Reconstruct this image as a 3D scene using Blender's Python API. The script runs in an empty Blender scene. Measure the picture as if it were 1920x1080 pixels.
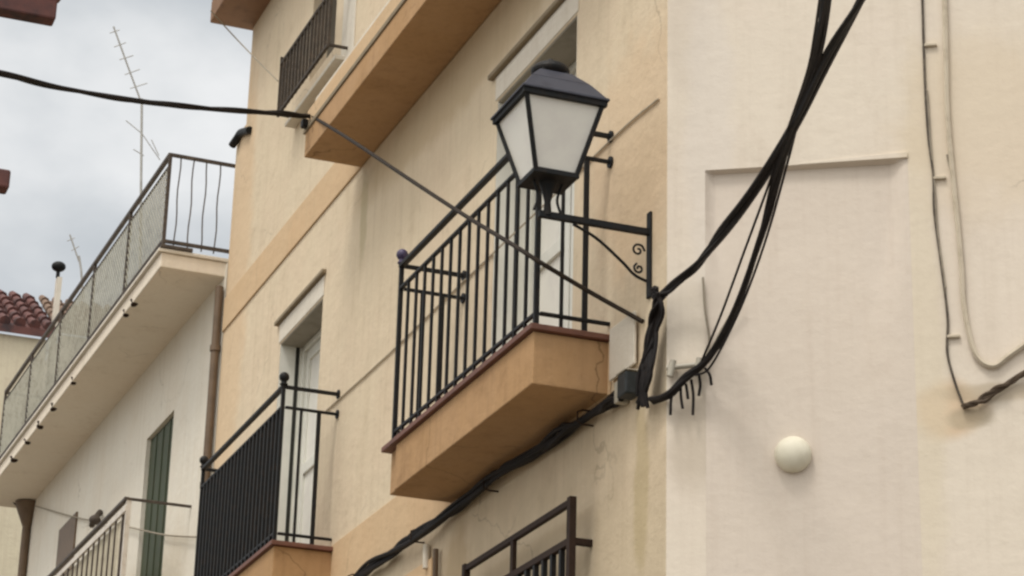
import bpy, bmesh, math, random
from mathutils import Vector, Matrix
random.seed(7)
SC = bpy.context.scene
COL = SC.collection
R = math.radians

# ------------------------------------------------------------------ camera
F_PX, PITCH, YAW, ROLL = 4525.4, 0.358989527, 0.358557141, 0.026864
CAM = Vector((0.0, 0.0, 1.6))
fw = Vector((math.sin(YAW)*math.cos(PITCH), math.cos(YAW)*math.cos(PITCH), math.sin(PITCH)))
r0 = fw.cross(Vector((0, 0, 1))).normalized(); u0_ = r0.cross(fw)
rt = r0*math.cos(ROLL)+u0_*math.sin(ROLL)
up = -r0*math.sin(ROLL)+u0_*math.cos(ROLL)
cd = bpy.data.cameras.new('camera'); cam = bpy.data.objects.new('camera', cd); COL.objects.link(cam)
cd.sensor_width = 36; cd.lens = 36*F_PX/1920; cd.clip_end = 2000; cd.clip_start = 0.05
m3 = Matrix((rt, up, -fw)).transposed()
cam.matrix_world = Matrix.Translation(CAM) @ m3.to_4x4()
SC.camera = cam
SC.render.resolution_x, SC.render.resolution_y = 1024, 576

def ray(px, py): return fw*F_PX + rt*(px-960) - up*(py-540)
def onx(px, py, x): d = ray(px, py); return CAM + d*(x/d.x)
def ony(px, py, y): d = ray(px, py); return CAM + d*(y/d.y)

# ------------------------------------------------------------------ wall frames (u along the wall, z up, o out of it)
class Frame:
    def __init__(s, ox, oy, dx, dy, nx, ny):
        s.O = Vector((ox, oy, 0)); s.d = Vector((dx, dy, 0)); s.n = Vector((nx, ny, 0))
    def p(s, u, z, o=0.0): return s.O + s.d*u + s.n*o + Vector((0, 0, z))
    def hit(s, px, py, o=0.0):
        q = ray(px, py); K = s.O + s.n*o
        P = CAM + q*(((K-CAM).dot(s.n))/q.dot(s.n))
        return ((P-s.O).dot(s.d), P.z)
    def at(s, px, py, o=0.0):
        u, z = s.hit(px, py, o); return s.p(u, z, o)
XW = 4.487
FF = Frame(XW, 0, 0, 1, -1, 0)                      # cream house facade, u = y
aW = R(33)
FW = Frame(XW, 9.862, math.cos(aW), -math.sin(aW), -math.sin(aW), -math.cos(aW))
aL = R(1)
FL = Frame(4.484, 18.9, -math.sin(aL), math.cos(aL), -math.cos(aL), -math.sin(aL))
WORLD = Frame(0, 0, 1, 0, 0, 1)                      # u = x, o = y

# ------------------------------------------------------------------ materials
def new_mat(name):
    m = bpy.data.materials.new(name); m.use_nodes = True
    nt = m.node_tree; nt.nodes.clear()
    out = nt.nodes.new('ShaderNodeOutputMaterial'); b = nt.nodes.new('ShaderNodeBsdfPrincipled')
    nt.links.new(b.outputs[0], out.inputs[0])
    return m, nt, b
def N(nt, t, **k):
    n = nt.nodes.new(t)
    for a, v in k.items(): setattr(n, a, v)
    return n
def coords(nt, sc=(1, 1, 1)):
    g = N(nt, 'ShaderNodeNewGeometry'); mp = N(nt, 'ShaderNodeMapping'); mp.inputs['Scale'].default_value = sc
    nt.links.new(g.outputs['Position'], mp.inputs[0]); return mp.outputs[0]
def noise(nt, vec, scale, detail=4, rough=.55):
    n = N(nt, 'ShaderNodeTexNoise'); n.inputs['Scale'].default_value = scale
    n.inputs['Detail'].default_value = detail; n.inputs['Roughness'].default_value = rough
    nt.links.new(vec, n.inputs['Vector']); return n.outputs['Fac']
def ramp(nt, fac, a, b):
    r = N(nt, 'ShaderNodeMapRange'); r.inputs[1].default_value = a; r.inputs[2].default_value = b
    r.interpolation_type = 'SMOOTHSTEP'
    nt.links.new(fac, r.inputs[0]); return r.outputs[0]
def mix(nt, fac, c1, c2, mode='MIX'):
    m = N(nt, 'ShaderNodeMix', data_type='RGBA', blend_type=mode)
    if isinstance(fac, (int, float)): m.inputs[0].default_value = fac
    else: nt.links.new(fac, m.inputs[0])
    for i, c in ((6, c1), (7, c2)):
        if isinstance(c, tuple): m.inputs[i].default_value = (*c, 1)
        else: nt.links.new(c, m.inputs[i])
    return m.outputs[2]
def math_(nt, op, a, b=0.0):
    m = N(nt, 'ShaderNodeMath', operation=op)
    for i, v in ((0, a), (1, b)):
        if isinstance(v, (int, float)): m.inputs[i].default_value = v
        else: nt.links.new(v, m.inputs[i])
    return m.outputs[0]
def bump(nt, b, h, strength, dist=.01):
    n = N(nt, 'ShaderNodeBump'); n.inputs['Strength'].default_value = strength; n.inputs['Distance'].default_value = dist
    nt.links.new(h, n.inputs['Height']); nt.links.new(n.outputs[0], b.inputs['Normal'])
def stucco(name, base, warm, stain, k_warm=.5, k_stain=.45, k_streak=.36, bscale=55, patch=None, crack=.35, bstr=.65):
    m, nt, b = new_mat(name); v = coords(nt)
    c = mix(nt, math_(nt, 'MULTIPLY', ramp(nt, noise(nt, v, 1.1, 5, .6), .38, .68), k_warm), base, warm)
    vs = coords(nt, (7, 7, .45)); vf = coords(nt, (26, 26, .9))
    c = mix(nt, math_(nt, 'MULTIPLY', ramp(nt, noise(nt, vf, 1.0, 4, .6), .48, .74), k_streak*.55), c, stain)
    c = mix(nt, math_(nt, 'MULTIPLY', ramp(nt, noise(nt, vs, 1.6, 5, .6), .5, .8), k_streak), c, stain)
    c = mix(nt, math_(nt, 'MULTIPLY', ramp(nt, noise(nt, v, 3.3, 8, .7), .52, .78), k_stain), c, stain)
    if patch:                                  # soft-edged patches of another colour: (centre, radius, colour, strength)
        for (pc, rad, pcol, st) in patch:
            sb = N(nt, 'ShaderNodeVectorMath', operation='SUBTRACT'); nt.links.new(v, sb.inputs[0]); sb.inputs[1].default_value = pc
            dv = N(nt, 'ShaderNodeVectorMath', operation='DIVIDE'); nt.links.new(sb.outputs[0], dv.inputs[0]); dv.inputs[1].default_value = rad
            ln = N(nt, 'ShaderNodeVectorMath', operation='LENGTH'); nt.links.new(dv.outputs[0], ln.inputs[0])
            w = math_(nt, 'ADD', ln.outputs['Value'], math_(nt, 'MULTIPLY', math_(nt, 'SUBTRACT', noise(nt, v, 4, 5), .5), .9))
            c = mix(nt, math_(nt, 'MULTIPLY', ramp(nt, w, 1.15, .55), st), c, pcol)
    vr = N(nt, 'ShaderNodeTexVoronoi', feature='DISTANCE_TO_EDGE'); vr.inputs['Scale'].default_value = .75     # hairline cracks
    wv = N(nt, 'ShaderNodeVectorMath', operation='ADD'); nz = N(nt, 'ShaderNodeTexNoise'); nz.inputs['Scale'].default_value = 3.5; nz.inputs['Detail'].default_value = 5
    nt.links.new(v, nz.inputs['Vector']); sc_ = N(nt, 'ShaderNodeVectorMath', operation='SCALE'); sc_.inputs['Scale'].default_value = .35
    nt.links.new(nz.outputs['Color'], sc_.inputs[0]); nt.links.new(v, wv.inputs[0]); nt.links.new(sc_.outputs[0], wv.inputs[1]); nt.links.new(wv.outputs[0], vr.inputs['Vector'])
    ck = math_(nt, 'MULTIPLY', ramp(nt, vr.outputs['Distance'], .006, .0015), ramp(nt, noise(nt, v, .9, 3), .5, .62))
    c = mix(nt, math_(nt, 'MULTIPLY', ck, crack), c, tuple(x*.45 for x in stain))
    fine = noise(nt, v, 28, 6, .7)
    c = mix(nt, math_(nt, 'MULTIPLY', ramp(nt, fine, .45, .75), .12), c, stain)
    nt.links.new(c, b.inputs['Base Color']); b.inputs['Roughness'].default_value = .92
    b.inputs['Specular IOR Level'].default_value = .2
    h = math_(nt, 'ADD', math_(nt, 'MULTIPLY', noise(nt, v, bscale, 6, .7), .35), math_(nt, 'ADD', math_(nt, 'MULTIPLY', noise(nt, v, 3.0, 3), 1.6), math_(nt, 'MULTIPLY', noise(nt, coords(nt, (1, 1, 1.7)), 9, 3), .5)))
    bump(nt, b, h, bstr, .012)
    return m
def paint(name, col, col2=None, rough=.5, metal=0.0, sc=14, k=.6, bmp=.2):
    m, nt, b = new_mat(name); v = coords(nt)
    if max(col) < .1 and name != 'window_glass': b.inputs['Specular IOR Level'].default_value = .22
    col2 = col2 or tuple(x*.6 for x in col)
    c = mix(nt, math_(nt, 'MULTIPLY', ramp(nt, noise(nt, v, sc, 6, .65), .42, .7), k), col, col2)
    nt.links.new(c, b.inputs['Base Color']); b.inputs['Roughness'].default_value = rough; b.inputs['Metallic'].default_value = metal
    bump(nt, b, noise(nt, v, sc*4, 4), bmp, .004)
    return m

M = {}
cornerpt = (XW, 10.25, 6.75)
M['cream'] = stucco('cream_stucco', (.70, .59, .43), (.69, .555, .405), (.47, .37, .245), patch=[((XW, 11.6, 4.0), (1, 3.2, 1.25), (.50, .41, .28), .55), ((XW, 14.95, 7.95), (.5, .10, .42), (.42, .36, .22), .6), ((XW, 10.15, 4.75), (.5, .10, .5), (.45, .36, .2), .6), ((XW, 12.75, 4.9), (.5, .25, .4), (.44, .32, .18), .5), ((XW, 13.2, 8.15), (.5, 2.2, .25), (.50, .38, .22), .5), ((XW, 17.2, 5.2), (.5, 1.5, .3), (.55, .40, .24), .5),  # first patch: lower wall generally darker
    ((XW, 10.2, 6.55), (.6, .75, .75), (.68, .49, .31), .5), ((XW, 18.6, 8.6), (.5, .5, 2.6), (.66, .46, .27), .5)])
M['peach'] = stucco('peach_paint', (.455, .28, .14), (.51, .33, .19), (.23, .13, .065), k_streak=.3, k_stain=.5, bscale=34, crack=.5)
M['peachband'] = stucco('peach_band_paint', (.63, .46, .285), (.62, .42, .245), (.45, .33, .2), k_streak=.25, bscale=40)
M['white'] = stucco('white_lime_wall', (.73, .655, .55), (.72, .63, .54), (.50, .42, .33), k_stain=.34, k_streak=.22, bscale=30, bstr=.33, crack=.55, patch=[
    (tuple(FW.at(1780, 770)), (.16, .3, .16), (.64, .46, .28), .65), (tuple(FW.at(1870, 735)), (.30, .3, .05), (.45, .37, .26), .6), (tuple(FW.at(1820, 785)), (.10, .3, .06), (.40, .34, .24), .6), (tuple(FW.at(1300, 800)), (.12, .2, .35), (.50, .43, .34), .6), (tuple(FW.at(1290, 60)), (.10, .2, .5), (.55, .48, .40), .4), (tuple(FW.at(1730, 650)), (.10, .3, 1.5), (.67, .59, .44), .5),
    (tuple(FW.at(1850, 220)), (.5, .5, .55), (.66, .55, .40), .5), (tuple(FW.at(1330, 250)), (.12, .2, 1.1), (.70, .64, .57), .6)])
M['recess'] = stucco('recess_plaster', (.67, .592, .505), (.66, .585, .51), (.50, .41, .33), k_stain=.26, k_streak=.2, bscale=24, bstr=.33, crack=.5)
M['leftwall'] = stucco('left_house_whitewash', (.74, .70, .61), (.70, .63, .52), (.50, .42, .30), k_stain=.2, k_streak=.3)
M['soffit'] = stucco('soffit_plaster', (.80, .72, .60), (.77, .67, .54), (.48, .38, .27), k_stain=.35, k_streak=.1)
M['tile'] = paint('terracotta_edge', (.17, .07, .045), (.09, .04, .03), .6, sc=9)
M['iron'] = paint('black_iron', (.010, .011, .012), (.028, .020, .015), .55, .0, sc=20)
M['rust'] = paint('rusty_iron', (.038, .022, .015), (.02, .013, .010), .7, .2, sc=18)
M['slate'] = paint('lantern_roof_metal', (.055, .058, .075), (.035, .036, .048), .5, .0, sc=10, bmp=.08)
M['milk'] = paint('frosted_pane', (.80, .78, .71), (.72, .69, .64), .3, sc=5, k=.7, bmp=.03)
M['door'] = paint('pale_door_paint', (.74, .73, .66), (.62, .62, .56), .5, sc=4)
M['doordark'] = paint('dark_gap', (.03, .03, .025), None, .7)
M['trim'] = stucco('window_trim', (.70, .65, .56), (.66, .6, .5), (.5, .43, .33), k_stain=.3)
M['drip'] = paint('drip_moulding', (.27, .215, .14), (.18, .14, .09), .9, sc=12)
M['cable'] = paint('black_cable', (.010, .008, .008), (.022, .015, .012), .65, sc=30)
M['browncable'] = paint('brown_cable', (.085, .06, .04), (.05, .035, .025), .7, sc=22)
M['darkbrown'] = paint('dark_brown_cable', (.020, .013, .008), (.05, .034, .022), .7, sc=22)
M['greycable'] = paint('painted_cable', (.30, .26, .20), (.17, .14, .10), .8, sc=16)
M['palecable'] = paint('overpainted_cable', (.56, .49, .38), (.38, .32, .23), .85, sc=16)
M['green'] = paint('green_shutter_paint', (.058, .072, .040), (.08, .08, .05), .6, sc=8)
M['pipe'] = paint('brown_pipe', (.15, .10, .06), (.09, .06, .035), .6, sc=7)
M['purple'] = paint('violet_wrap', (.06, .045, .11), (.03, .025, .05), .5, sc=30)
M['mesh'] = paint('galvanised_wire', (.40, .39, .32), (.17, .15, .115), .6, .0, sc=9)
M['greyrail'] = paint('weathered_rail', (.075, .06, .05), (.16, .13, .10), .6, .2, sc=12)
M['whitemetal'] = paint('white_metal', (.66, .60, .52), (.45, .38, .30), .5, sc=10)
M['knob'] = paint('ivory_cap', (.72, .68, .55), (.60, .55, .42), .6, sc=11, bmp=.1)
M['farwall'] = stucco('far_house_cream', (.66, .60, .45), (.62, .54, .42), (.42, .34, .25), k_stain=.4)
M['rooftile'] = paint('roof_tile', (.13, .05, .042), (.045, .028, .03), .85, sc=4, k=1)
M['rooftile2'] = paint('roof_tile_old', (.20, .13, .09), (.10, .07, .05), .9, sc=5, k=.9)
M['wood'] = paint('eave_wood', (.24, .125, .06), (.14, .07, .03), .7, sc=9)
M['darkgrey'] = paint('weathered_cable', (.075, .062, .05), (.20, .17, .13), .75, sc=22, k=.8)
M['guardiron'] = paint('faded_iron', (.055, .045, .036), (.12, .09, .065), .7, sc=16)
M['aerial'] = paint('aerial_metal', (.42, .41, .38), (.25, .23, .2), .5, sc=6)
M['darksoffit'] = paint('darkened_soffit', (.30, .27, .215), (.2, .18, .14), .85, sc=8)
M['box'] = paint('box_plastic', (.025, .03, .032), (.045, .05, .055), .5, sc=20)
M['porcelain'] = paint('grey_insulator', (.42, .39, .32), (.3, .26, .2), .5, sc=20)
M['darkglass'] = paint('window_glass', (.03, .033, .035), (.06, .06, .055), .12, sc=2, bmp=0)
m, nt, b = new_mat('paving'); v = coords(nt)
br = N(nt, 'ShaderNodeTexBrick'); br.inputs['Scale'].default_value = 3.5
br.inputs['Color1'].default_value = (.19, .165, .135, 1); br.inputs['Color2'].default_value = (.15, .13, .105, 1); br.inputs['Mortar'].default_value = (.07, .06, .05, 1)
nt.links.new(v, br.inputs['Vector'])
nt.links.new(mix(nt, .3, br.outputs['Color'], mix(nt, noise(nt, v, 2), (.12, .105, .09), (.2, .175, .145))), b.inputs['Base Color'])
b.inputs['Roughness'].default_value = .9; M['paving'] = m

# ------------------------------------------------------------------ mesh builder
class MB:
    def __init__(s): s.v = []; s.f = []
    def box(s, fr, u0, u1, z0, z1, o0, o1):
        i = len(s.v)
        for u, z, o in ((u0, z0, o0), (u1, z0, o0), (u1, z1, o0), (u0, z1, o0), (u0, z0, o1), (u1, z0, o1), (u1, z1, o1), (u0, z1, o1)):
            s.v.append(fr.p(u, z, o))
        s.f += [(i, i+1, i+2, i+3), (i+4, i+7, i+6, i+5), (i, i+4, i+5, i+1), (i+1, i+5, i+6, i+2), (i+2, i+6, i+7, i+3), (i+3, i+7, i+4, i)]
        return s
    def quad(s, *p):
        i = len(s.v); s.v += [Vector(q) for q in p]; s.f.append(tuple(range(i, i+len(p)))); return s
    def prism(s, poly, z0, z1):                 # poly: xy points
        i = len(s.v); n = len(poly)
        s.v += [Vector((x, y, z0)) for x, y in poly] + [Vector((x, y, z1)) for x, y in poly]
        s.f += [tuple(range(i, i+n))[::-1], tuple(range(i+n, i+2*n))] + [(i+k, i+(k+1) % n, i+n+(k+1) % n, i+n+k) for k in range(n)]
        return s
    def tube(s, pts, rad, n=8, smooth=None):
        pts = [Vector(p) for p in pts]
        if smooth: pts = catmull(pts, smooth)
        rads = rad if isinstance(rad, (list, tuple)) else None
        T = []
        for k in range(len(pts)):
            a = pts[max(0, k-1)]; c = pts[min(len(pts)-1, k+1)]; T.append((c-a).normalized())
        nrm = T[0].orthogonal().normalized(); i0 = len(s.v)
        for k, p in enumerate(pts):
            nrm = (nrm - T[k]*nrm.dot(T[k])).normalized(); bn = T[k].cross(nrm)
            if rads:
                t = k/(len(pts)-1)*(len(rads)-1); a = int(min(t, len(rads)-2)); rr = rads[a]+(rads[a+1]-rads[a])*(t-a)
            else: rr = rad
            for j in range(n):
                an = 2*math.pi*j/n; s.v.append(p + nrm*math.cos(an)*rr + bn*math.sin(an)*rr)
        for k in range(len(pts)-1):
            for j in range(n):
                a = i0+k*n+j; b_ = i0+k*n+(j+1) % n; s.f.append((a, b_, b_+n, a+n))
        s.f.append(tuple(i0+j for j in range(n))[::-1]); e = i0+(len(pts)-1)*n; s.f.append(tuple(e+j for j in range(n)))
        return s
    def ball(s, c, r, rz=None, axis=None, nu=16, nv=10):
        rz = rz or r; c = Vector(c); i = len(s.v)
        ax = Vector(axis).normalized() if axis else Vector((0, 0, 1)); e1 = ax.orthogonal().normalized(); e2 = ax.cross(e1)
        s.v.append(c-ax*rz)
        for k in range(1, nv):
            t = -math.pi/2+math.pi*k/nv
            for j in range(nu):
                a = 2*math.pi*j/nu; s.v.append(c+(e1*math.cos(a)+e2*math.sin(a))*math.cos(t)*r+ax*math.sin(t)*rz)
        s.v.append(c+ax*rz); top = len(s.v)-1
        for j in range(nu):
            s.f.append((i, i+1+(j+1) % nu, i+1+j)); b_ = i+1+(nv-2)*nu; s.f.append((b_+j, b_+(j+1) % nu, top))
            for k in range(nv-2):
                a = i+1+k*nu; s.f.append((a+j, a+(j+1) % nu, a+nu+(j+1) % nu, a+nu+j))
        return s
    def frustum(s, cx, cy, z0, h0, z1, h1):     # square section, half sizes h0,h1
        i = len(s.v)
        for z, h in ((z0, h0), (z1, h1)):
            for a, b_ in ((-1, -1), (1, -1), (1, 1), (-1, 1)): s.v.append(Vector((cx+a*h, cy+b_*h, z)))
        s.f += [(i, i+3, i+2, i+1), (i+4, i+5, i+6, i+7)] + [(i+k, i+(k+1) % 4, i+4+(k+1) % 4, i+4+k) for k in range(4)]
        return s
    def build(s, name, mat, parent=None, bevel=0, smooth=False, merge=False):
        off = Vector((0, 0, 0)); q = parent
        while q is not None: off = off + q.location; q = q.parent
        origin = Vector((0, 0, 0))
        if parent is None and s.v:
            xs = [p.x for p in s.v]; ys = [p.y for p in s.v]; zs = [p.z for p in s.v]
            origin = Vector(((min(xs)+max(xs))/2, (min(ys)+max(ys))/2, min(zs)))
        me = bpy.data.meshes.new(name); me.from_pydata([tuple(p-off-origin) for p in s.v], [], s.f)
        bm = bmesh.new(); bm.from_mesh(me)
        if merge: bmesh.ops.remove_doubles(bm, verts=bm.verts, dist=1e-5)
        bmesh.ops.recalc_face_normals(bm, faces=bm.faces); bm.to_mesh(me); bm.free()
        if smooth:
            for p in me.polygons: p.use_smooth = True
            me.set_sharp_from_angle(angle=R(50))
        me.materials.append(M[mat])
        o = bpy.data.objects.new(name, me); COL.objects.link(o); o.parent = parent; o.location = origin
        if bevel:
            bv = o.modifiers.new('bevel', 'BEVEL'); bv.width = bevel; bv.segments = 2; bv.limit_method = 'ANGLE'
        return o
def catmull(P, n):
    out = []
    Q = [P[0]*2-P[1]]+P+[P[-1]*2-P[-2]]
    for i in range(1, len(Q)-2):
        a, b_, c, d = Q[i-1:i+3]
        for k in range(n):
            t = k/n; out.append(.5*((2*b_)+(c-a)*t+(2*a-5*b_+4*c-d)*t*t+(3*b_-a-3*c+d)*t**3))
    out.append(P[-1]); return out
def tag(o, label=None, cat=None, group=None, kind=None):
    for k, v_ in (('label', label), ('category', cat), ('group', group), ('kind', kind)):
        if v_: o[k] = v_
    return o
def thing(name, loc, label, cat, group=None):
    o = bpy.data.objects.new(name, None); COL.objects.link(o); o.location = loc; o.empty_display_size = .2
    return tag(o, label, cat, group)
def wall_panel(mb, fr, U, Z, openings, depth=.12):
    us = sorted({U[0], U[1], *[x for o in openings for x in o[:2]]}); zs = sorted({Z[0], Z[1], *[x for o in openings for x in o[2:4]]})
    for a, b_ in zip(us, us[1:]):
        for c, d in zip(zs, zs[1:]):
            um, zm = (a+b_)/2, (c+d)/2
            if any(o[0] < um < o[1] and o[2] < zm < o[3] for o in openings): continue
            mb.quad(fr.p(a, c), fr.p(b_, c), fr.p(b_, d), fr.p(a, d))
    for o in openings:
        a, b_, c, d = o[:4]; dd = o[4] if len(o) > 4 else depth
        if dd <= 0: continue
        for (p, q) in (((a, c), (b_, c)), ((b_, c), (b_, d)), ((b_, d), (a, d)), ((a, d), (a, c))):
            mb.quad(fr.p(*p), fr.p(*q), fr.p(*q, -dd), fr.p(*p, -dd))

# ------------------------------------------------------------------ ground
g = MB(); g.quad((-300, -300, 0), (300, -300, 0), (300, 300, 0), (-300, 300, 0))
tag(g.build('street', 'paving'), kind='structure')

# ------------------------------------------------------------------ cream house
ch = thing('cream_house', (XW+1, 14, 0), 'cream stucco house with peach balcony slabs and black iron railings', 'house')
W1 = (11.06, 12.30, 5.66, 7.70, .25); W2 = (15.87, 17.0, 5.66, 7.655, .22)
W3 = (15.95, 16.62, 9.70, 10.95, .16); WG = (11.25, 12.45, 3.2, 4.55, .13)
YA, YB, ZT = 9.862, 18.9, 11.2
YS, ZS = 18.60, 10.17      # the top storey steps back a little at the far end
mb = MB(); wall_panel(mb, FF, (YA, YB), (0, ZT), [W1, W2, W3, WG, (YS, YB, ZS, ZT, 0)])
mb.quad((XW, YS, ZS), (XW, YS, ZT), (13, YS, ZT), (13, YS, ZS)); mb.quad((XW, YS, ZS), (XW, YB, ZS), (13, YB, ZS), (13, YS, ZS))
mb.quad((XW, YA, 0), (XW, YA, ZT), (13, YA, ZT), (13, YA, 0)); mb.quad((XW, YB, 0), (XW, YB, ZS), (13, YB, ZS), (13, YB, 0))
mb.quad((13, YA, 0), (13, YB, 0), (13, YB, ZT), (13, YA, ZT)); mb.quad((XW, YA, ZT), (XW, YS, ZT), (13, YS, ZT), (13, YA, ZT))
mb.build('wall', 'cream', ch, merge=True)
# string courses at the two floor levels
b1 = MB()
for (z0, z1) in ((5.335, 5.665), (8.36, 8.66)): b1.box(FF, 10.52 if z0 < 6 else YA, YB-.003, z0, z1, .0, .014)
b1.build('string_course', 'peachband', ch, bevel=.004)
# eave
eo = XW-ony(397, 22, 18.62).x
e = MB(); e.box(FF, 9.9, 18.66, 11.09, 11.30, -.4, eo); e.build('eave', 'wood', ch, bevel=.01)
rf = MB(); rf.quad(FF.p(9.7, 11.31, eo), FF.p(18.66, 11.31, eo), FF.p(18.66, 13.2, -4.3), FF.p(9.7, 13.2, -4.3))
for k in range(45):
    y = 9.75+k*.2; rf.tube([FF.p(y, 11.36, eo-.02), FF.p(y, 13.3, -4.3)], .06, 8)
rf.build('roof', 'rooftile2', ch, smooth=True)

def french_window(u0, u1, z0, z1, dep, lint=True):
    f = MB(); o1, o0 = -dep+.045, -dep-.02
    w = .05
    f.box(FF, u0, u0+w, z0, z1, o0, o1); f.box(FF, u1-w, u1, z0, z1, o0, o1); f.box(FF, u0+w, u1-w, z1-w, z1, o0, o1)
    fo = f.build('french_window', 'door', ch, bevel=.004)
    um = (u0+u1)/2
    for a, b_ in ((u0+w+.004, um-.012), (um+.012, u1-w-.004)):
        l = MB(); ob = -dep+.02
        l.box(FF, a, a+.07, z0+.02, z1-w-.005, o0, ob); l.box(FF, b_-.07, b_, z0+.02, z1-w-.005, o0, ob)
        l.box(FF, a+.07, b_-.07, z1-w-.085, z1-w-.005, o0, ob); l.box(FF, a+.07, b_-.07, z0+.02, z0+.14, o0, ob)
        l.box(FF, a+.07, b_-.07, z0+.95, z0+1.03, o0, ob); l.build('door_leaf', 'door', fo, bevel=.004)
        g_ = MB(); g_.box(FF, a+.07, b_-.07, z0+.14, z0+.95, o0+.005, ob-.02); g_.box(FF, a+.07, b_-.07, z0+1.03, z1-w-.085, o0+.005, ob-.02)
        g_.build('curtained_pane', 'milk', fo)
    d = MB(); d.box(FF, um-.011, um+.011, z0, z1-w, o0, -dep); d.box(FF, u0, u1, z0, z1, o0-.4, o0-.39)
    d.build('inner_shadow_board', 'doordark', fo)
    if lint:
        t = MB(); t.box(FF, u0-.02, u1+.03, z1+.012, z1+.165, 0, .006); t.build('lintel', 'trim', ch, bevel=.003)
        t = MB(); t.box(FF, u0-.05, u1+.10, z1+.172, z1+.205, 0, .035); t.build('drip_moulding', 'drip', ch, bevel=.006)
french_window(*W1); french_window(*W2)
p3 = MB(); p3.box(FF, W3[0], W3[1], W3[2], W3[3], -.16, -.13); p3.build('window_pane', 'darkglass', ch)
p3 = MB(); p3.box(FF, 16.27, 16.30, W3[2], W3[3], -.129, -.11); p3.build('window_mullion', 'drip', ch)

# reveals painted off-white, with the dark groove of a roller shutter
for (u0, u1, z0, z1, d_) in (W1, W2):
    t = MB(); t.box(FF, u0+.009, u1-.009, z1-.012, z1-.003, -d_+.05, -.004); t.build('darkened_soffit_board', 'darksoffit', ch)  # grey-brown board added to make the reveal soffit look darker
    for a, b_ in ((u1-.007, u1-.002), (u0+.002, u0+.007)):
        t = MB(); t.box(FF, a, b_, z0, z1-.004, -d_-.01, -.002); t.build('window_reveal', 'door', ch)
        t = MB(); m_ = (a+b_)/2; t.box(FF, m_-.005, m_+.005, z0, z1-.006, -.155, -.125); t.build('shutter_groove', 'doordark', ch)

def balcony(y0, y1, zt=5.66, n=14, xo=.418, bars=True, hr=1.095, br=.0085, knobs=(1, 1), knobmat='iron', stub=False, sidebars=True):
    s = MB(); s.box(FF, y0, y1, zt-.32, zt-.045, 0, xo)
    if stub: s.box(FF, y1, y1+.17, zt-.30, zt-.045, 0, xo-.03)
    so = s.build('balcony', 'peach', ch, bevel=.006)
    t = MB(); t.box(FF, y0-.03, y1+(.2 if stub else .03), zt-.043, zt-.012, .0, xo+.025); t.build('tile_edge', 'tile', so, bevel=.004)
    if not bars: return so
    zu, zl = zt+hr, zt+hr-.145; oi = xo-.02
    a, b_ = y0+(.02 if stub else .07), y1+(.10 if stub else -.02)
    r_ = MB(); r_.box(FF, a-.01, b_+.01, zu-.012, zu+.012, oi-.018, oi+.018); r_.build('top_rail', 'iron', so, bevel=.003)
    r_ = MB(); r_.box(FF, a, b_, zl-.009, zl+.009, oi-.012, oi+.012); r_.build('lower_rail', 'iron', so, bevel=.003)
    r_ = MB(); r_.box(FF, a, b_, zt+.05, zt+.068, oi-.01, oi+.01); r_.build('bottom_rail', 'iron', so, bevel=.003)
    for yy in (a, b_):
        for z, h in ((zu, .012), (zl, .009), (zt+.06, .009)):
            r_ = MB(); r_.box(FF, yy-.012, yy+.012, z-h, z+h, -.02, oi-.02); r_.build('side_rail', 'iron', so, bevel=.003)
            if z > zt+.2: r_ = MB(); r_.tube([FF.p(yy, z, 0), FF.p(yy, z, .012)], .032, 12); r_.build('wall_flange', 'iron', so, smooth=True)
        p = MB(); p.box(FF, yy-.013, yy+.013, zt-.012, zu+.02, oi-.013, oi+.013); p.build('corner_post', 'iron', so, bevel=.002)
        for o_, w in ((oi-.135, .0095), (oi-.262, .014)):
            p = MB(); p.box(FF, yy-w*.6, yy+w*.6, zt-.012, zl, o_-w, o_+w); p.build('baluster', 'iron', so, bevel=.002)
    for k, yy in zip(knobs, (a, b_)):
        if k:
            p = MB(); c = FF.p(yy, zu+.07, oi)
            p.ball(c, .036); p.tube([FF.p(yy, zu+.02, oi), FF.p(yy, zu+.05, oi)], .02, 10); p.ball(FF.p(yy, zu+.018, oi), .028, .012)
            p.build('finial', knobmat, so, smooth=True)
    for k in range(1, n):
        yy = a+(b_-a)*k/n; p = MB(); p.box(FF, yy-br, yy+br, zt-.012, zl, oi-br, oi+br); p.build('baluster', 'iron', so, bevel=.002)
    return so
balcony(10.54, 12.69, n=15, knobs=(0, 1), knobmat='purple', stub=True)
balcony(15.26, 17.58, n=22, br=.0125)
# upper balcony: slab, upstand band, dark tile joint
s = MB(); s.box(FF, 10.3, 15.06, 8.36, 8.545, 0, .425); so = s.build('balcony', 'peach', ch, bevel=.006)
s = MB(); s.box(FF, 10.27, 15.09, 8.547, 8.582, 0, .435); s.build('tile_edge', 'drip', so, bevel=.004)
s = MB(); s.box(FF, 10.3, 15.06, 8.584, 8.72, .0, .42); s.build('upstand', 'peachband', so, bevel=.006)
s = MB(); s.box(FF, 10.35, 15.0, 8.72, 8.80, .10, .385); s.build('threshold_slab', 'trim', so, bevel=.006)
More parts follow.
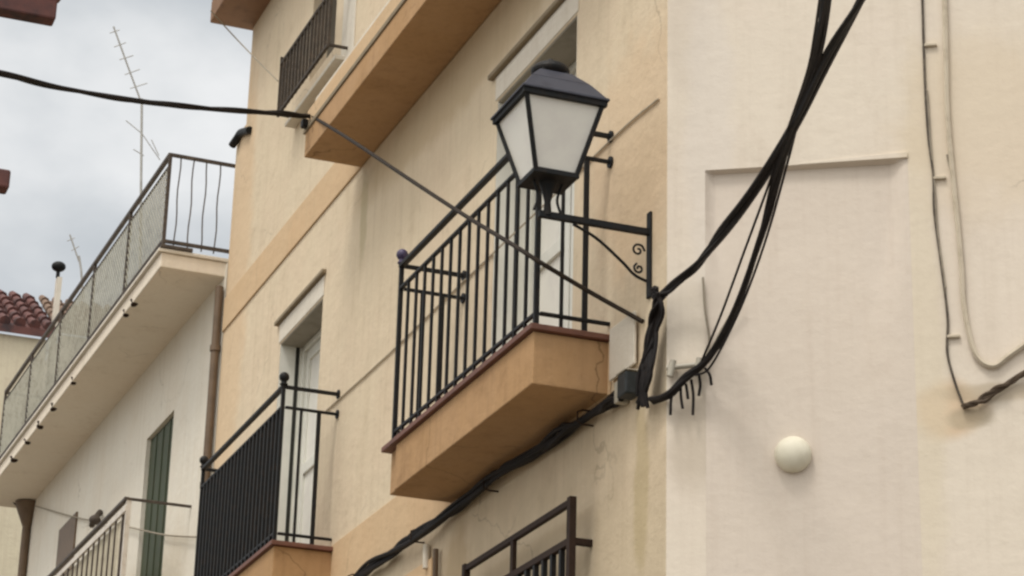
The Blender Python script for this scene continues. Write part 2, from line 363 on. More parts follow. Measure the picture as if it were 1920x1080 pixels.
# low iron guard in front of the top window
gz0, gz1, go = 9.515, 9.955, .16
s = MB(); ya, yb = 15.55, 16.90
for z in (gz0, gz1): s.box(FF, ya, yb, z-.012, z+.012, go-.012, go+.012)
for yy in (ya, yb):
    for z in (gz0, gz1): s.box(FF, yy-.01, yy+.01, z-.01, z+.01, -.02, go-.012)
gd = s.build('window_guard', 'guardiron', ch, bevel=.002)
for k in range(15):
    yy = ya+(yb-ya)*k/14; p = MB(); p.box(FF, yy-.009, yy+.009, gz0-.02, gz1+(.06 if k in (0, 14) else 0), go-.010, go+.010); p.build('guard_bar', 'guardiron', gd)
s = MB(); s.box(FF, 15.6, 16.95, 9.44, 9.475, 0, .09); s.build('window_sill', 'trim', ch, bevel=.006)
s = MB(); s.box(FF, 15.4, 15.72, 8.72, 11.0, 0, .012); s.build('pilaster_strip', 'trim', ch, bevel=.004)
# iron cage over the ground floor window
cp = .11
u_r, z_t = FF.hit(1072, 941, cp); u_l, _ = FF.hit(874, 1062, cp)
s = MB(); z_m = z_t-.20
s.box(FF, u_r, u_l, z_t-.016, z_t+.016, cp-.014, cp+.014); s.box(FF, u_r, u_l, z_m-.018, z_m+.018, cp-.016, cp+.016)
s.box(FF, u_r, u_l, 3.2, 3.225, cp-.011, cp+.011)
for u in (u_r, u_l): s.box(FF, u-.022, u+.022, 3.1, z_t+.025, cp-.018, cp+.018)
for u in (u_r, u_l):
    for z in (z_m, 3.2): s.box(FF, u-.016, u+.016, z-.017, z+.017, -.02, cp-.012)
s.box(FF, u_r+.78, u_r+.82, z_m, z_t, cp-.012, cp+.012)
cage = s.build('window_grille', 'rust', ch, bevel=.002)
for k in range(1, 13):
    u = u_r+(u_l-u_r)*k/13; p = MB(); p.box(FF, u-.013, u+.013, 3.2, z_m, cp-.013, cp+.013); p.build('grille_bar', 'iron', cage)
s = MB(); s.box(FF, 11.3, 12.4, 3.2, 4.5, -.1, -.09); s.build('window_pane', 'darkglass', ch)
s = MB(); s.box(FF, 13.15, 14.3, 0, 5.10, 0, .02); s.build('door_surround', 'peachband', ch, bevel=.005)

# ------------------------------------------------------------------ white house (right)
wu = lambda px, py: FW.hit(px, py)
wh = thing('white_house', FW.p(3, 0, -1), 'whitewashed house with a shallow blind recess and old wall cables', 'house')
ua = (wu(1322, 330)[0]); ub = wu(1703, 330)[0]; zr = (wu(1320, 320)[1]+wu(1690, 297)[1])/2
mb = MB(); LW = 7.0
wall_panel(mb, FW, (0.0, LW), (0, 11.3), [(ua, ub, 2.2, zr, 0)])
e1 = FW.p(LW, 0); e2 = (12.5, 9.855)
mb.quad(e1, FW.p(LW, 11.3), (e2[0], e2[1], 11.3), (e2[0], e2[1], 0)); mb.quad(FW.p(0, 11.3), FW.p(LW, 11.3), (e2[0], e2[1], 11.3))
mb.build('wall', 'white', wh, merge=True)
def sst(x): x = max(0.0, min(1.0, x)); return x*x*(3-2*x)
def rdepth(u, z):                                   # hand-trowelled recess: crisp under the lip, fading out downwards
    t = sst((zr-z-.15)/1.3)
    return .0006+.036*(1-.85*t)*sst((u-ua)/(.03+.30*t))*sst((ub-u)/(.10+.25*t))*min(1, (zr-z)/.012)
mb = MB(); NU, zs_ = 56, [zr, zr-.012]+[zr-.012-3.6*((k/70)**1.6) for k in range(1, 71)]
zs_[-1] = 2.2
for z in zs_:
    for k in range(NU+1):
        u = ua+(ub-ua)*k/NU; mb.v.append(FW.p(u, z, -rdepth(u, z)))
for r_ in range(len(zs_)-1):
    for k in range(NU): a = r_*(NU+1)+k; mb.f.append((a, a+1, a+NU+2, a+NU+1))
rp_ = mb.build('recess_panel', 'recess', wh, smooth=True)
mb = MB(); mb.box(FW, ua+.45, ub, zr+.001, zr+.03, -.002, .012)
for q_ in (0, 3, 4, 7): mb.v[q_] = mb.v[q_] + (FW.n*-.011 if q_ in (4, 7) else Vector((0, 0, 0))) + Vector((0, 0, .0 if q_ in (0, 4) else -.02))
mb.build('recess_lip', 'white', wh, bevel=.006)
e = MB(); e.box(FW, -.1, LW+.1, 11.3, 11.42, -.4, .35); e.build('eave', 'wood', wh)
rf = MB(); rf.quad(FW.p(-.1, 11.43, .4), FW.p(LW+.1, 11.43, .4), FW.p(LW+.1, 12.6, -2.6), FW.p(-.1, 12.6, -2.6)); rf.build('roof', 'rooftile2', wh)

# round cap on the wall
c = FW.at(1487, 856, .035)
kn = thing('globe_vent', c, 'round ivory cap fixed to the white wall below the recess top', 'vent')
p = MB(); p.ball(FW.at(1487, 852, .012), .086, .062, axis=FW.n, nu=28, nv=16); p.build('cap', 'knob', kn, smooth=True)
p = MB(); c0 = FW.at(1487, 856, -.034); c1 = FW.at(1487, 856, .0); p.tube([c0, FW.at(1487, 856, -.008)], .078, 28); p.build('collar', 'trim', kn, smooth=True)

# ------------------------------------------------------------------ left house
lh = thing('whitewashed_house', FL.p(4, 0, -1), 'whitewashed house with long meshed balcony and green shutter', 'house')
LE = 8.3
sh_r, sh_l = 1.55, 2.56
W4 = (4.3+2.0, 4.3+2.75, 6.2, 8.05, .1)
mb = MB(); wall_panel(mb, FL, (0.004, LE), (0, 12.3), [(sh_r, sh_l, 5.9, 8.12, .08)])
mb.quad(FL.p(.004, 9.0), FL.p(.004, 12.3), FL.p(.004, 12.3, -6), FL.p(.004, 9.0, -6))
mb.quad(FL.p(LE, 0), FL.p(LE, 12.3), FL.p(LE, 12.3, -6), FL.p(LE, 0, -6)); mb.quad(FL.p(.004, 12.3), FL.p(LE, 12.3), FL.p(LE, 12.3, -6), FL.p(.004, 12.3, -6))
bpy_wall = None
# the house is one storey high below its terrace: the terrace has open sky above it
mb = MB(); wall_panel(mb, FL, (0.004, LE), (0, 9.0), [(sh_r, sh_l, 5.9, 8.12, .08)])
mb.quad(FL.p(LE, 0), FL.p(LE, 9.0), FL.p(LE, 9.0, -6), FL.p(LE, 0, -6))
mb.quad(FL.p(.004, 9.0), FL.p(LE, 9.0), FL.p(LE, 9.0, -6), FL.p(.004, 9.0, -6))
mb.build('wall', 'leftwall', lh, merge=True)
po = .565
s = MB(); s.box(FL, .08, LE+.2, 8.89, 9.02, -.2, po)
slab = s.build('balcony', 'soffit', lh, bevel=.008)
s = MB(); s.box(FL, .06, LE+.2, 9.022, 9.055, -.2, po+.03); s.build('pale_edge', 'trim', slab, bevel=.006)
s = MB(); s.box(FL, .05, LE+.2, 9.058, 9.09, .3, po+.015); s.build('kerb', 'greyrail', slab, bevel=.004)
ra, rb = .12, 7.5; ri = po-.02
s = MB(); s.box(FL, ra, rb, 9.93, 9.965, ri-.018, ri+.018); s.box(FL, ra, rb, 9.84, 9.855, ri-.008, ri+.008); s.box(FL, ra, rb, 9.14, 9.165, ri-.012, ri+.012)
s.build('top_rail', 'greyrail', slab, bevel=.003)
for u in (ra, rb):
    for z_ in (9.945, 9.142):
        s = MB(); s.box(FL, u-.013, u+.013, z_-.014, z_+.014, -.07 if u < 1 else -.02, ri); s.build('side_rail', 'greyrail', slab)
for u in (ra, 1.55, 3.0, 4.5, 6.0, rb):
    s = MB(); s.box(FL, u-.014, u+.014, 9.03, 9.94, ri-.014, ri+.014); s.build('rail_post', 'greyrail', slab)
for k in range(1, 5):
    o_ = ri*k/4.6-.02
    s = MB(); s.tube([FL.p(ra, 9.1+.85*t/8, o_+.006*math.sin(t*1.3+k*2)) for t in range(9)], .006, 6); s.build('side_bar', 'greyrail', slab, smooth=True)
# woven wire infill
s = MB(); H0, H1 = 9.15, 9.85; sp = .07; w = .0042
k = ra-(H1-H0)
while k < rb:
    for sg in (1, -1):
        pts = []
        for t in (0, 1):
            u = k+t*(H1-H0); z = H0+t*(H1-H0) if sg > 0 else H1-t*(H1-H0); pts.append((u, z))
        (ua_, za_), (ub_, zb_) = pts
        if ub_ > ra and ua_ < rb:
            if ua_ < ra: za_ += (zb_-za_)*(ra-ua_)/(ub_-ua_); ua_ = ra
            if ub_ > rb: zb_ = za_+(zb_-za_)*(rb-ua_)/(ub_-ua_); ub_ = rb
            s.tube([FL.p(ua_, za_, ri+.003*sg), FL.p(ub_, zb_, ri+.003*sg)], w, 4)
    k += sp
s.build('wire_mesh', 'mesh', slab)
# dark drip clips under the outer edge
for px, py in ((247, 578), (232, 590), (133, 728), (97, 765), (70, 812), (47, 842), (22, 874)):
    u, z = FL.hit(px, py, po+.0)
    rr_ = random.uniform(.018, .036); s = MB(); s.ball(FL.p(u, 8.885, po-.02), rr_*1.5, rr_*.8, axis=(random.uniform(-.5, .5), .4, 1), nu=9, nv=5); s.tube([FL.p(u, 8.885, po-.02), FL.p(u+random.uniform(-.05, .05), 8.93, po+.01)], rr_*.5, 6); s.build('drip_clip', 'rust', slab, smooth=True)
# green shutter
s = MB(); s.box(FL, sh_r, sh_l, 5.9, 8.115, -.078, -.04)
for k in range(1, 4): s.box(FL, sh_r+k*(sh_l-sh_r)/4-.01, sh_r+k*(sh_l-sh_r)/4+.01, 5.9, 8.1, -.04, -.03)
s.build('shutter', 'green', lh, bevel=.003)
# lower balcony
s = MB(); lz = 7.0; la, lb = .66, 4.6; lo = .555
s.box(FL, la, lb, 5.85, 6.0, 0, lo+.02); lbal = s.build('balcony', 'soffit', lh, bevel=.006)
s = MB(); s.box(FL, la, lb, lz-.012, lz+.016, lo-.02, lo+.02); s.box(FL, la-.012, la+.012, lz-.012, lz+.01, -.02, lo)
s.build('top_rail', 'greyrail', lbal, bevel=.003)
s = MB(); s.box(FL, la, lb, lz-.11, lz-.06, lo-.012, lo+.012); s.build('white_rail', 'whitemetal', lbal, bevel=.003)
s = MB(); s.box(FL, la-.005, la+.035, 6.0, lz-.012, lo-.04, lo+.0); s.build('corner_post', 'whitemetal', lbal)
s = MB(); s.box(FL, la+.12, la+.15, 6.0, lz-.06, lo-.03, lo+.0); s.build('rail_post', 'greyrail', lbal)
for k in range(1, 18):
    u = la+.15+k*.21; s = MB(); s.box(FL, u-.008, u+.008, 6.0, lz-.1, lo-.008, lo+.008); s.build('baluster', 'greyrail', lbal)
s = MB(); s.box(FL, la+.16, lb, 6.05, lz-.12, lo-.03, lo-.024); s.build('rail_screen', 'farwall', lbal)
# small far window with a dark frame
ux, zx = FL.hit(112, 1000, 0)
s = MB(); s.box(FL, ux-.9, ux-.05, zx-1.2, zx+.02, -.01, .02); s.build('window', 'pipe', lh)
s = MB(); s.tube([FL.at(188, 960, .02), FL.at(176, 975, .10), FL.at(172, 985, .14)], .03, 8); s.ball(FL.at(178, 975, .12), .06, .05); s.build('outdoor_bulb', 'greyrail', lh, smooth=True)

# ------------------------------------------------------------------ pipes and cables on the left
p = MB(); p.tube([FL.p(.05, 0, .045), FL.p(.05, 5, .045), FL.p(.05, 8.78, .045)], .036, 12)
for z in (1, 3, 5, 7, 8.2): p.tube([FL.p(.05, z, .045), FL.p(.05, z+.05, .045)], .046, 12)
tag(p.build('downpipe', 'pipe', smooth=True), 'brown downpipe in the joint between the cream and whitewashed houses', 'downpipe')
p = MB(); u, z = FL.hit(52, 965, .05)
q = thing('hopper_downpipe', FL.p(u, 0, .05), 'dark downpipe with a wide funnel head at the far end of the whitewashed house', 'downpipe')
p.tube([FL.p(u, 0, .05), FL.p(u, 8, .05), FL.p(u, z-.1, .05)], .05, 10); p.build('pipe', 'pipe', q, smooth=True)
p = MB(); p.tube([FL.p(u, z-.14, .05), FL.p(u, z+.1, .06), FL.p(u+.0, z+.14, .06)], [.05, .14, .15], 10); p.build('funnel', 'pipe', q, smooth=True)
p = MB(); p.tube([FL.at(40, 948, .09), FL.at(15, 925, .3), FL.at(-15, 910, .5)], .045, 8); p.build('gutter_arm', 'rust', q, smooth=True)
p = MB(); p.tube([FL.at(67, 949, .03), FL.at(112, 962, .03), FL.at(155, 973, .03), FL.at(240, 988, .03), FL.at(310, 1003, .03), FL.at(395, 1008, .04)], .008, 6, 8)
tag(p.build('thin_cable', 'greycable', smooth=True), 'thin grey cable sagging across the whitewashed wall past the green shutter', 'cable')
p = MB(); a = FF.p(18.93, 9.99, .03)
p.tube([onx(435, 273, XW-.05), onx(444, 260, XW-.03), onx(452, 249, XW-.02), onx(468, 244, XW-.02)], .035, 8, 4)
tag(p.build('pipe_elbow', 'iron', smooth=True), 'short dark bent pipe at the far edge of the cream house above the meshed balcony', 'pipe')
p = MB(); p.tube([onx(395, 20, 3.9), onx(450, 80, 4.2), onx(521, 152, XW-.16)], .006, 6, 6)
tag(p.build('thin_cable', 'greycable', smooth=True), 'very thin pale cable from the roof eave down to the top window guard', 'cable')

# ------------------------------------------------------------------ wall wire at rail height
p = MB(); p.tube([FF.p(15.6, 6.715, .008), FF.p(14.2, 6.70, .008), FF.p(13, 6.715, .008), FF.p(11.5, 6.72, .008), FF.p(10.432, 6.732, .008), FF.p(9.95, 6.712, .008)], .006, 6, 6)
tag(p.build('wall_wire', 'palecable', smooth=True), 'thin overpainted wire stapled along the cream wall behind the railings', 'wire')

# ------------------------------------------------------------------ lantern
LX, LY = 3.94, 10.055
lt = thing('street_lantern', (XW, LY, 5.6), 'black iron street lantern with frosted panes on a scrolled wall bracket', 'street lamp')
p = MB(); p.box(FF, LY-.014, LY+.014, 6.016, 6.05, .0, XW-3.895)
p.build('arm', 'iron', lt, bevel=.003)
p = MB(); p.box(FF, LY-.022, LY+.022, 5.69, 6.14, .0, .014); p.build('wall_plate', 'iron', lt, bevel=.004)
p = MB(); p.tube([(4.075, LY, 6.01), (4.2, LY, 5.955), (4.33, LY, 5.86), (4.40, LY, 5.80), (4.465, LY, 5.775)], .008, 8, 8); p.build('brace', 'iron', lt, smooth=True)
for (cx, cz, rr, ph) in ((4.42, 5.93, .036, 0), (4.425, 5.835, .028, 2)):
    pts = [(cx+rr*(1-.09*t)*math.cos(ph+t*.9), LY, cz+rr*(1-.09*t)*math.sin(ph+t*.9)) for t in range(10)]
    p = MB(); p.tube(pts, .006, 6, 4); p.build('scroll', 'iron', lt, smooth=True)
zb, zt_ = 6.215, 6.575; hb, ht = .105, .20
p = MB(); p.tube([(LX, LY, 6.03), (LX, LY, 6.10), (LX, LY, 6.16), (LX, LY, zb)], [.022, .016, .03, .05], 10)
p.tube([(LX-.07, LY, 6.05), (LX-.05, LY, 6.12), (LX-.075, LY, zb-.005)], .007, 6, 5); p.tube([(LX+.07, LY, 6.05), (LX+.05, LY, 6.12), (LX+.075, LY, zb-.005)], .007, 6, 5)
p.build('stem', 'iron', lt, smooth=True)
fr_ = MB()
for sx in (-1, 1):
    for sy in (-1, 1):
        fr_.tube([(LX+sx*hb, LY+sy*hb, zb), (LX+sx*ht, LY+sy*ht, zt_)], .013, 6)
for (h, z, t) in ((hb, zb, .013), (ht+.004, zt_, .015)):
    for s_ in (-1, 1):
        fr_.box(WORLD, LX-h-t, LX+h+t, z-t, z+t, LY+s_*h-t*.8, LY+s_*h+t*.8); fr_.box(WORLD, LX+s_*h-t*.8, LX+s_*h+t*.8, z-t*.98, z+t*.98, LY-h+t*.8, LY+h-t*.8)
fr_.build('frame', 'iron', lt, bevel=.002)
for k in range(4):
    c_, s_ = math.cos(k*math.pi/2), math.sin(k*math.pi/2)
    def rp(x, y, z): return Vector((LX+x*c_-y*s_, LY+x*s_+y*c_, z))
    g_ = MB(); i = .004
    a = [rp(-hb+.004, -hb+i, zb+.004), rp(hb-.004, -hb+i, zb+.004), rp(ht-.004, -ht+i, zt_-.004), rp(-ht+.004, -ht+i, zt_-.004)]
    bk = [rp(-hb+.008, -hb+i+.005, zb+.004), rp(hb-.008, -hb+i+.005, zb+.004), rp(ht-.008, -ht+i+.005, zt_-.004), rp(-ht+.008, -ht+i+.005, zt_-.004)]
    g_.quad(*a); g_.quad(*bk[::-1])
    for j in range(4): g_.quad(a[j], a[(j+1) % 4], bk[(j+1) % 4], bk[j])
    g_.build('glass_pane', 'milk', lt, merge=True)
p = MB(); p.frustum(LX, LY, zb-.012, hb-.01, zb+.002, hb-.005); p.build('bottom_plate', 'iron', lt)
p = MB(); p.frustum(LX, LY, zt_+.012, ht+.028, zt_+.026, ht+.026); p.frustum(LX, LY, zt_+.026, ht+.018, zt_+.115, .155); p.frustum(LX, LY, zt_+.1152, .155, zt_+.19, .085); p.build('roof', 'slate', lt, bevel=.004)
p = MB(); p.frustum(LX, LY, zt_+.185, .07, zt_+.215, .068); p.build('vent_collar', 'iron', lt)
p = MB(); p.ball((LX, LY, zt_+.222), .098, .048, nu=20, nv=12); p.ball((LX, LY, zt_+.272), .022); p.build('chimney_cap', 'iron', lt, bevel=.004)

# ------------------------------------------------------------------ cables
def strands(name, mat, pts, rad, n, spread, label, cat='cable', twist=.9, sm=10, group=None):
    P = catmull([Vector(p) for p in pts], sm); mbb = MB()
    for k in range(n):
        Q = []
        ph = random.random()*6.28
        for i, q in enumerate(P):
            T = (P[min(i+1, len(P)-1)]-P[max(i-1, 0)]).normalized(); e1 = T.cross(Vector((.3, .5, .8))).normalized(); e2 = T.cross(e1)
            a = ph+k*6.283/n+i*twist/sm+1.1*math.sin(i*.11*(1+k*.3)+ph); w_ = spread*(.7+.45*math.sin(i*(.13+.05*k)+k*2))
            Q.append(q+e1*math.cos(a)*w_+e2*math.sin(a)*w_)
        mbb.tube(Q, rad*random.uniform(.8, 1.15), 6)
    return tag(mbb.build(name, mat, smooth=True), label, cat, group)
# bundle clipped along the string course
pts = [FF.p(y, 5.275+.012*math.sin(y*2.3), .05) for y in (17.6, 16.3, 15.2, 14.4, 13.6, 12.8, 12.0, 11.4, 10.9, 10.5, 10.28)]
strands('cable_bundle', 'cable', pts, .015, 7, .028, 'thick black cable bundle clipped along the cream wall under the balconies')
for k, y in enumerate((10.75, 12.1, 13.35, 14.6)):
    p = MB(); p.tube([FF.p(y, 5.275-.038, .0), FF.p(y, 5.275-.038, .06), FF.p(y, 5.275-.025, .088), FF.p(y, 5.275+.025, .088), FF.p(y, 5.275+.038, .06), FF.p(y, 5.275+.038, .0)], .005, 6)
    tag(p.build('cable_strap', 'rust', smooth=True), 'rusty strap holding the black cable bundle to the cream wall', 'strap', 'straps round the wall cable bundle')
# riser at the corner
cz = lambda px, py, o=.06: FF.at(px, py, o)
pts = [cz(1200, 742), cz(1207, 700), cz(1217, 650, .07), cz(1224, 600, .07), cz(1232, 562, .08)]
pts2 = [FW.at(1252, 540, .10), FW.at(1312, 494, .16)]
def free(px, py, dist): q = ray(px, py).normalized(); return CAM+q*dist
dW = (FW.at(1312, 494, .2)-CAM).length
chain = pts+[FW.at(1258, 536, .10), FW.at(1312, 492, .22), free(1385, 395, dW-.6), free(1480, 245, dW-1.2), free(1545, 125, dW-1.7), free(1618, -10, dW-2.3), free(1700, -170, dW-3.1)]
strands('cable_bundle', 'cable', chain, .0125, 5, .0165, 'thick twisted black cable rising from the house corner to the upper right', sm=8)
chain = [cz(1222, 752, .05), FW.at(1256, 738, .05), FW.at(1285, 712, .08), FW.at(1330, 670, .12), free(1378, 575, dW-.35), free(1425, 440, dW-.7), free(1455, 330, dW-.95), free(1490, 225, dW-1.28), free(1525, 120, dW-1.7), free(1548, 0, dW-2.2), free(1566, -160, dW-2.9)]
strands('cable_bundle', 'cable', chain, .0115, 4, .0135, 'second black cable hanging in a long curve with frayed lower ends', sm=8)
random.seed(11)
# two thin loose strands that wander away from the hanging cables
for lb_, pp in (('thin loose black strand hanging just left of the hanging cable pair', [(1545, -60, 2.6), (1528, 60, 2.0), (1512, 140, 1.75), (1470, 262, 1.15), (1440, 350, .9), (1396, 470, .7), (1352, 590, .4), (1316, 676, .13)]),
                ('thin loose black strand looping to the right of the lower hanging cable', [(1500, 214, 1.3), (1478, 300, 1.0), (1442, 430, .75), (1404, 540, .5), (1368, 622, .3), (1330, 690, .12), (1304, 704, .07)])):
    p = MB(); p.tube([free(x, y, dW-d_) for x, y, d_ in pp], .0055, 6, 8); tag(p.build('loose_strand', 'cable', smooth=True), lb_, 'cable')
# tangled strands down the corner
mbb = MB()
for k in range(17):
    j = lambda s=8: random.uniform(-s, s)
    mbb.tube([cz(1205+j(10), 760+j(), .05+.02*k/13), cz(1212+j(9), 700+j(), .08), cz(1222+j(9), 640+j(), .06), cz(1236+j(7), 580+j(), .06), cz(1228+j(6), 545+j(10), .09)], .0095, 6, 6)
tag(mbb.build('tangled_wires', 'cable', smooth=True), 'tangle of thin dark wires tied round the house corner', 'wires')
# frayed ends
frs = [((1262, 733), (1258, 752), (1257, 778)), ((1276, 724), (1277, 745), (1280, 766)), ((1296, 712), (1300, 742), (1299, 778)), ((1322, 690), (1331, 704), (1334, 722)), ((1310, 700), (1313, 722), (1310, 742)), ((1286, 720), (1288, 732), (1290, 748))]
for k, tri in enumerate(frs):
    p = MB(); p.tube([FW.at(x, y, .05) for x, y in tri], .007, 6, 5)
    tag(p.build('cable_end', 'cable', smooth=True), 'cut black cable end dangling beneath the hanging cable at the corner', 'cable end', 'cut cable ends under the hanging cable')
p = MB(); p.tube([FW.at(1250, 690, .03), FW.at(1325, 682, .03)], .014, 8); p.tube([FW.at(1256, 706, .035), FW.at(1262, 676, .035)], .018, 8); p.tube([FW.at(1308, 700, .035), FW.at(1312, 672, .035)], .018, 8)
tag(p.build('cable_bracket', 'porcelain', smooth=True), 'small grey cable bracket on the white wall beside the corner', 'bracket')
p = MB(); p.tube([FW.at(1318, 520, .02), FW.at(1322, 580, .02), FW.at(1330, 640, .02), FW.at(1322, 680, .03)], .006, 6, 6); p.tube([FW.at(1390, 560, .02), FW.at(1352, 620, .02), FW.at(1325, 680, .03)], .006, 6, 6)
tag(p.build('thin_cable', 'greycable', smooth=True), 'thin grey wire forming a narrow V on the white wall behind the black cable', 'cable')
# junction box
a = FF.hit(1178, 712, .0)
jb = thing('junction_box', FF.p(10.22, 5.2, .0), 'small black junction box at the corner end of the cable bundle', 'junction box')
p = MB(); p.box(FF, 10.15, 10.26, 5.225, 5.34, .005, .085); p.build('box', 'box', jb, bevel=.008)
p = MB(); p.box(FF, 10.145, 10.265, 5.342, 5.352, .003, .09); p.build('lid', 'porcelain', jb, bevel=.006)
p = MB(); p.box(FF, 10.29, 10.33, 5.22, 5.33, .005, .07); p.build('gland', 'porcelain', jb, bevel=.006)
p = MB(); p.box(FF, 10.18, 10.49, 5.39, 5.665, .0145, .03)
tag(p.build('meter_cover', 'trim', bevel=.006), 'pale flat cover plate on the cream wall between big balcony and corner', 'cover plate')
# overhead cable: left span and right span
A0 = ony(584, 217, 15.0)
pts = [ony(-140, 108, 13.2), ony(0, 137, 13.5), ony(130, 168, 13.9), ony(265, 190, 14.2), ony(400, 205, 14.5), ony(525, 213, 14.8), A0]
strands('overhead_cable', 'cable', pts, .012, 4, .010, 'black cable sagging across the sky to the upper balcony slab', twist=2)
pts = [A0, onx(660, 264, 4.0), onx(760, 331, 4.0), onx(870, 403, 4.01), onx(960, 458, 4.0), ony(1010, 490, 10.46), ony(1100, 544, 10.36), ony(1205, 603, 10.12)]
p = MB(); p.tube(pts, .0125, 6, 8); tag(p.build('overhead_cable', 'darkbrown', smooth=True), 'dark brown cable slanting from the upper balcony slab past the big railing to the corner', 'cable')
p = MB(); p.tube([onx(1020, 445, 4.3), ony(1100, 480, 10.3), ony(1190, 515, 10.1)], .004, 6, 6)
# small clip where the cable meets the slab
p = MB(); p.box(FF, 14.97, 15.03, 8.56, 8.62, .43, .475); tag(p.build('cable_clamp', 'iron', bevel=.01), 'dark clamp holding the cable at the upper balcony corner', 'clamp')
# conduit stub on the lower wall
p = MB(); p.tube([FF.at(817, 1030, .03), FF.at(815, 1180, .03)], .018, 8)
tag(p.build('conduit', 'pipe', smooth=True), 'short brown conduit dropping from the black bundle on the lower wall', 'conduit')
p = MB(); p.tube([FF.at(800, 1022, .025), FF.at(799, 1066, .025)], .022, 8)
tag(p.build('conduit', 'trim', smooth=True), 'short white conduit sleeve just under the black bundle', 'conduit')

# ------------------------------------------------------------------ old cables on the white wall
wc = [('dark weathered cable running down the right side of the white wall', 'darkgrey', .0062, [(1728, -60), (1731, 60), (1735, 170), (1741, 260), (1750, 330), (1752, 400), (1768, 520), (1777, 600), (1776, 660), (1790, 715), (1808, 764)]),
      ('grey cable beside the dark weathered one on the right of the white wall', 'greycable', .006, [(1738, 170), (1745, 280), (1752, 350), (1757, 430), (1772, 540)]),
      ('pale overpainted cable, second from the right on the white wall', 'palecable', .013, [(1770, -60), (1774, 100), (1776, 200), (1784, 300), (1794, 400), (1803, 500), (1806, 560), (1816, 620), (1832, 668), (1862, 686), (1895, 664), (1960, 618)]),
      ('thin grey cable looping beside the pale cable at the lower right', 'greycable', .0055, [(1776, 290), (1791, 360), (1802, 470), (1808, 560), (1812, 610), (1822, 652)])]
for lb_, mt, rr, pp in wc:
    p = MB(); p.tube([FW.at(x, y, rr+.004) for x, y in pp], rr, 6, 6); tag(p.build('wall_cable', mt, smooth=True), lb_, 'cable')
pp = [(1806, 766), (1830, 758), (1850, 745), (1880, 722), (1905, 705), (1970, 668)]
strands('wall_cable', 'browncable', [FW.at(x, y, .022) for x, y in pp], .0085, 5, .013, 'dark ragged cable bundle climbing to the right edge of the white wall')
for k, (x, y) in enumerate(((1738, 160), (1762, 660), (1788, 630), (1795, 780))): pass
for (x, y) in ((1745, 86), (1762, 335), (1788, 632)):
    p = MB(); p.box(FW, FW.hit(x, y)[0]-.03, FW.hit(x, y)[0]+.03, FW.hit(x, y)[1]-.007, FW.hit(x, y)[1]+.007, 0, .018)
    tag(p.build('cable_clip', 'palecable', bevel=.003), 'small pale clip holding the cables at the right of the white wall', 'clip', 'clips on the white wall cables')

# ------------------------------------------------------------------ far houses
def tiled_roof(x0, x1, y0, y1, z0, z1, parent, mat, pitch=.22):
    s = MB(); s.quad((x0, y0, z0), (x1, y0, z0), (x1, y1, z1), (x0, y1, z1)); s.quad((x0, y0, z0-.12), (x1, y0, z0-.12), (x1, y1, z1-.12), (x0, y1, z1-.12))
    s.quad((x0, y0, z0-.12), (x1, y0, z0-.12), (x1, y0, z0), (x0, y0, z0)); s.quad((x1, y0, z0-.12), (x1, y1, z1-.12), (x1, y1, z1), (x1, y0, z0))
    n = int((x1-x0)/pitch); rows = 6
    for k in range(n+1):
        x = x0+k*pitch
        for r_ in range(rows):
            t0, t1 = r_/rows, (r_+1.12)/rows
            a = Vector((x, y0+(y1-y0)*t0, z0+(z1-z0)*t0+.05)); b_ = Vector((x, y0+(y1-y0)*t1, z0+(z1-z0)*t1+.02)); s.tube([a, b_], [.085, .065], 8)
    return s.build('roof', mat, parent, smooth=True)
Y1 = 34.0
xa = ony(-150, 600, Y1).x; xb = ony(92, 615, Y1).x; ze = ony(40, 612, Y1).z; zr1 = ze+1.25
h1 = thing('far_house', ((xa+xb)/2, Y1, 0), 'distant cream house with a red tiled roof behind the meshed balcony', 'house')
s = MB(); s.box(WORLD, xa, xb, 0, ze-.12, Y1+.1, Y1+6); s.build('wall', 'farwall', h1)
rf = tiled_roof(xa-.1, xb+.1, Y1, Y1+2.6, ze, ze+.78+.6, h1, 'rooftile')
c0 = ony(100, 600, Y1+.6); c1 = ony(117, 520, Y1+.6)
s = MB(); s.box(WORLD, c0.x, c1.x, c0.z-3, c1.z, Y1+.6, Y1+.75)
s.build('chimney', 'trim', h1)
q = ony(110, 500, Y1+.65); s = MB(); s.ball(q, .11, .08); s.tube([(q.x, q.y, c1.z), (q.x, q.y, q.z)], .03, 8); s.build('chimney_cowl', 'iron', h1, smooth=True)
Y2 = 41.0
xa = ony(122, 600, Y2).x; xb = ony(300, 600, Y2).x; ze = ony(180, 622, Y2).z
h2 = thing('far_house', ((xa+xb)/2, Y2, 0), 'distant house with a weathered brown tiled roof seen through the balcony mesh', 'house')
s = MB(); s.box(WORLD, xa, xb+2, 0, ze-.12, Y2+.1, Y2+6); s.build('wall', 'soffit', h2)
tiled_roof(xa-.1, xb+2.1, Y2, Y2+2.2, ze, ze+1.25, h2, 'rooftile2', .25)

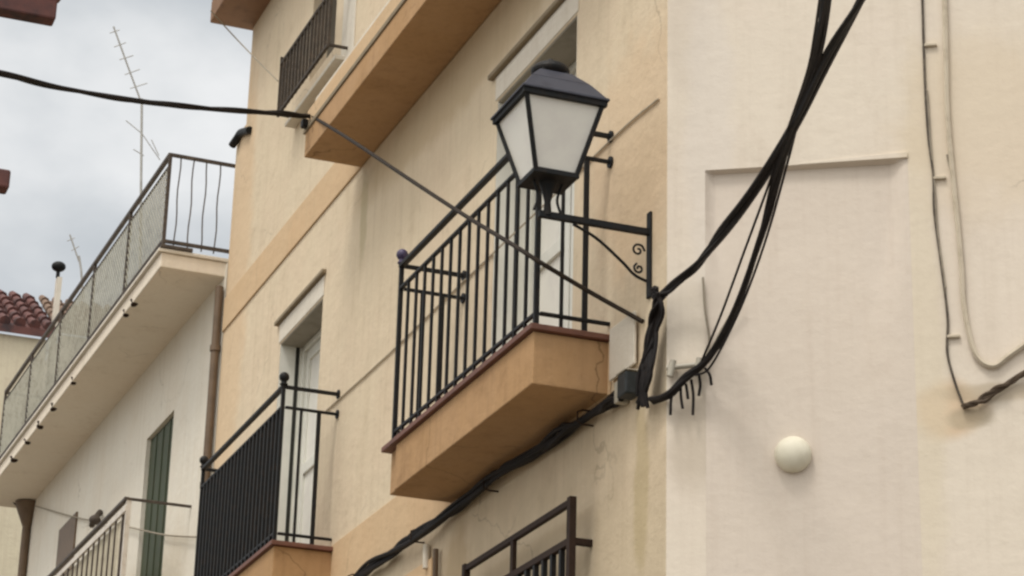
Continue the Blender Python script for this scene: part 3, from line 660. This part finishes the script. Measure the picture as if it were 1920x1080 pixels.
# ------------------------------------------------------------------ aerials
def aerial(Y, mast, boom, els, label, r_=.022):
    o = thing('television_aerial', ony(*mast[0], Y)-Vector((0, 0, 0)), label, 'aerial')
    p = MB(); p.tube([ony(x, y, Y) for x, y in mast], r_, 6); p.build('mast', 'aerial', o)
    p = MB(); p.tube([ony(x, y, Y) for x, y in boom], r_*.7, 6); p.build('boom', 'aerial', o)
    for (x, y, x2, y2) in els:
        p = MB(); p.tube([ony(x, y, Y), ony(x2, y2, Y)], r_*.4, 5); p.build('element', 'aerial', o)
aerial(38, [(262, 620), (264, 400), (266, 185)], [(213, 50), (240, 125), (266, 195)], [(206, 62, 224, 56), (214, 88, 236, 80), (224, 112, 250, 104), (234, 140, 262, 130), (244, 166, 276, 156), (236, 226, 268, 252), (266, 250, 300, 300), (284, 262, 298, 292), (250, 280, 270, 292)],
       'tall thin television aerial leaning against the cloudy sky above the meshed rail')
aerial(36, [(156, 560), (152, 505), (148, 480)], [(131, 440), (148, 490)], [(126, 452, 140, 446), (134, 470, 148, 462)], 'short television aerial above the distant red roof', .018)

# ------------------------------------------------------------------ house across the street (its eave enters the frame top left)
YO = 11.0
e = ony(105, 36, YO); xe = e.x; zo = e.z
oh = thing('opposite_house', (-2, YO, 0), 'dark red tiled eave of the house across the street at the top left', 'house')
xw_ = ony(-60, 300, YO).x-.25
s = MB(); s.box(WORLD, -5, xw_, 0, zo+.6, YO, YO+.6); s.build('wall', 'farwall', oh)
s = MB(); s.box(WORLD, -5.1, xe, zo, zo+.16, YO, YO+.10); s.build('eave_board', 'rooftile', oh, bevel=.01)
s = MB()
for k in range(4):
    x = xe-.04-k*.2; s.tube([(x, YO-.02, zo+.19), (x, YO+.12, zo+.22)], .09, 8)
s.build('roof', 'rooftile', oh, smooth=True)
q1 = ony(18, 340, YO)
s = MB(); s.box(WORLD, xw_, q1.x, q1.z-.045, q1.z+.055, YO-.02, YO+.08); s.build('tile_ledge', 'rooftile', oh, bevel=.012)

# ------------------------------------------------------------------ light
EL, AZ = R(62), Vector((-.84, -.54, 0)).normalized()
sd = (AZ*math.cos(EL)+Vector((0, 0, math.sin(EL)))).normalized()
sl = bpy.data.lights.new('sun', 'SUN'); sl.energy = 1.5; sl.angle = R(14); sl.color = (1, .96, .9)
so_ = bpy.data.objects.new('sun', sl); COL.objects.link(so_); so_.rotation_euler = sd.to_track_quat('Z', 'Y').to_euler(); so_.location = (0, 0, 30)
w = bpy.data.worlds.new('World'); SC.world = w; w.use_nodes = True; nt = w.node_tree; nt.nodes.clear()
out = N(nt, 'ShaderNodeOutputWorld'); bg = N(nt, 'ShaderNodeBackground'); nt.links.new(bg.outputs[0], out.inputs[0]); bg.inputs[1].default_value = .1
sky = N(nt, 'ShaderNodeTexSky', sky_type='NISHITA'); sky.sun_disc = False; sky.sun_elevation = EL; sky.sun_rotation = math.atan2(sd.x, sd.y)
tc = N(nt, 'ShaderNodeTexCoord'); mp = N(nt, 'ShaderNodeMapping'); mp.inputs['Scale'].default_value = (1, 1, 1.6); mp.inputs['Location'].default_value = (.35, .2, .1)
nt.links.new(tc.outputs['Generated'], mp.inputs[0])
n1 = noise(nt, mp.outputs[0], 5.5, 6, .5)
gp = ray(350, 250).normalized()
dg = N(nt, 'ShaderNodeVectorMath', operation='DOT_PRODUCT'); nt.links.new(tc.outputs['Generated'], dg.inputs[0]); dg.inputs[1].default_value = gp
gap = math_(nt, 'MULTIPLY', ramp(nt, dg.outputs['Value'], math.cos(R(3.6)), 1.0), .13)       # a thin bright break in the cloud deck
cl = mix(nt, ramp(nt, math_(nt, 'ADD', n1, gap), .42, .76), (5.6, 5.9, 6.1), (9.4, 9.4, 9.3))
dt = N(nt, 'ShaderNodeVectorMath', operation='DOT_PRODUCT'); nt.links.new(tc.outputs['Generated'], dt.inputs[0]); dt.inputs[1].default_value = sd
boost = ramp(nt, dt.outputs['Value'], .35, 1.0)
cl2 = mix(nt, boost, cl, (20.0, 19.0, 17.5))
fin = mix(nt, .9, sky.outputs[0], cl2)
nt.links.new(fin, bg.inputs[0])
vs_ = SC.view_settings; vs_.view_transform = 'Standard'; vs_.look = 'None'; vs_.gamma = 1; vs_.exposure = 0.08; vs_.use_curve_mapping = False
SC.cycles.filter_width = 2.5
SC.cycles.use_denoising = True
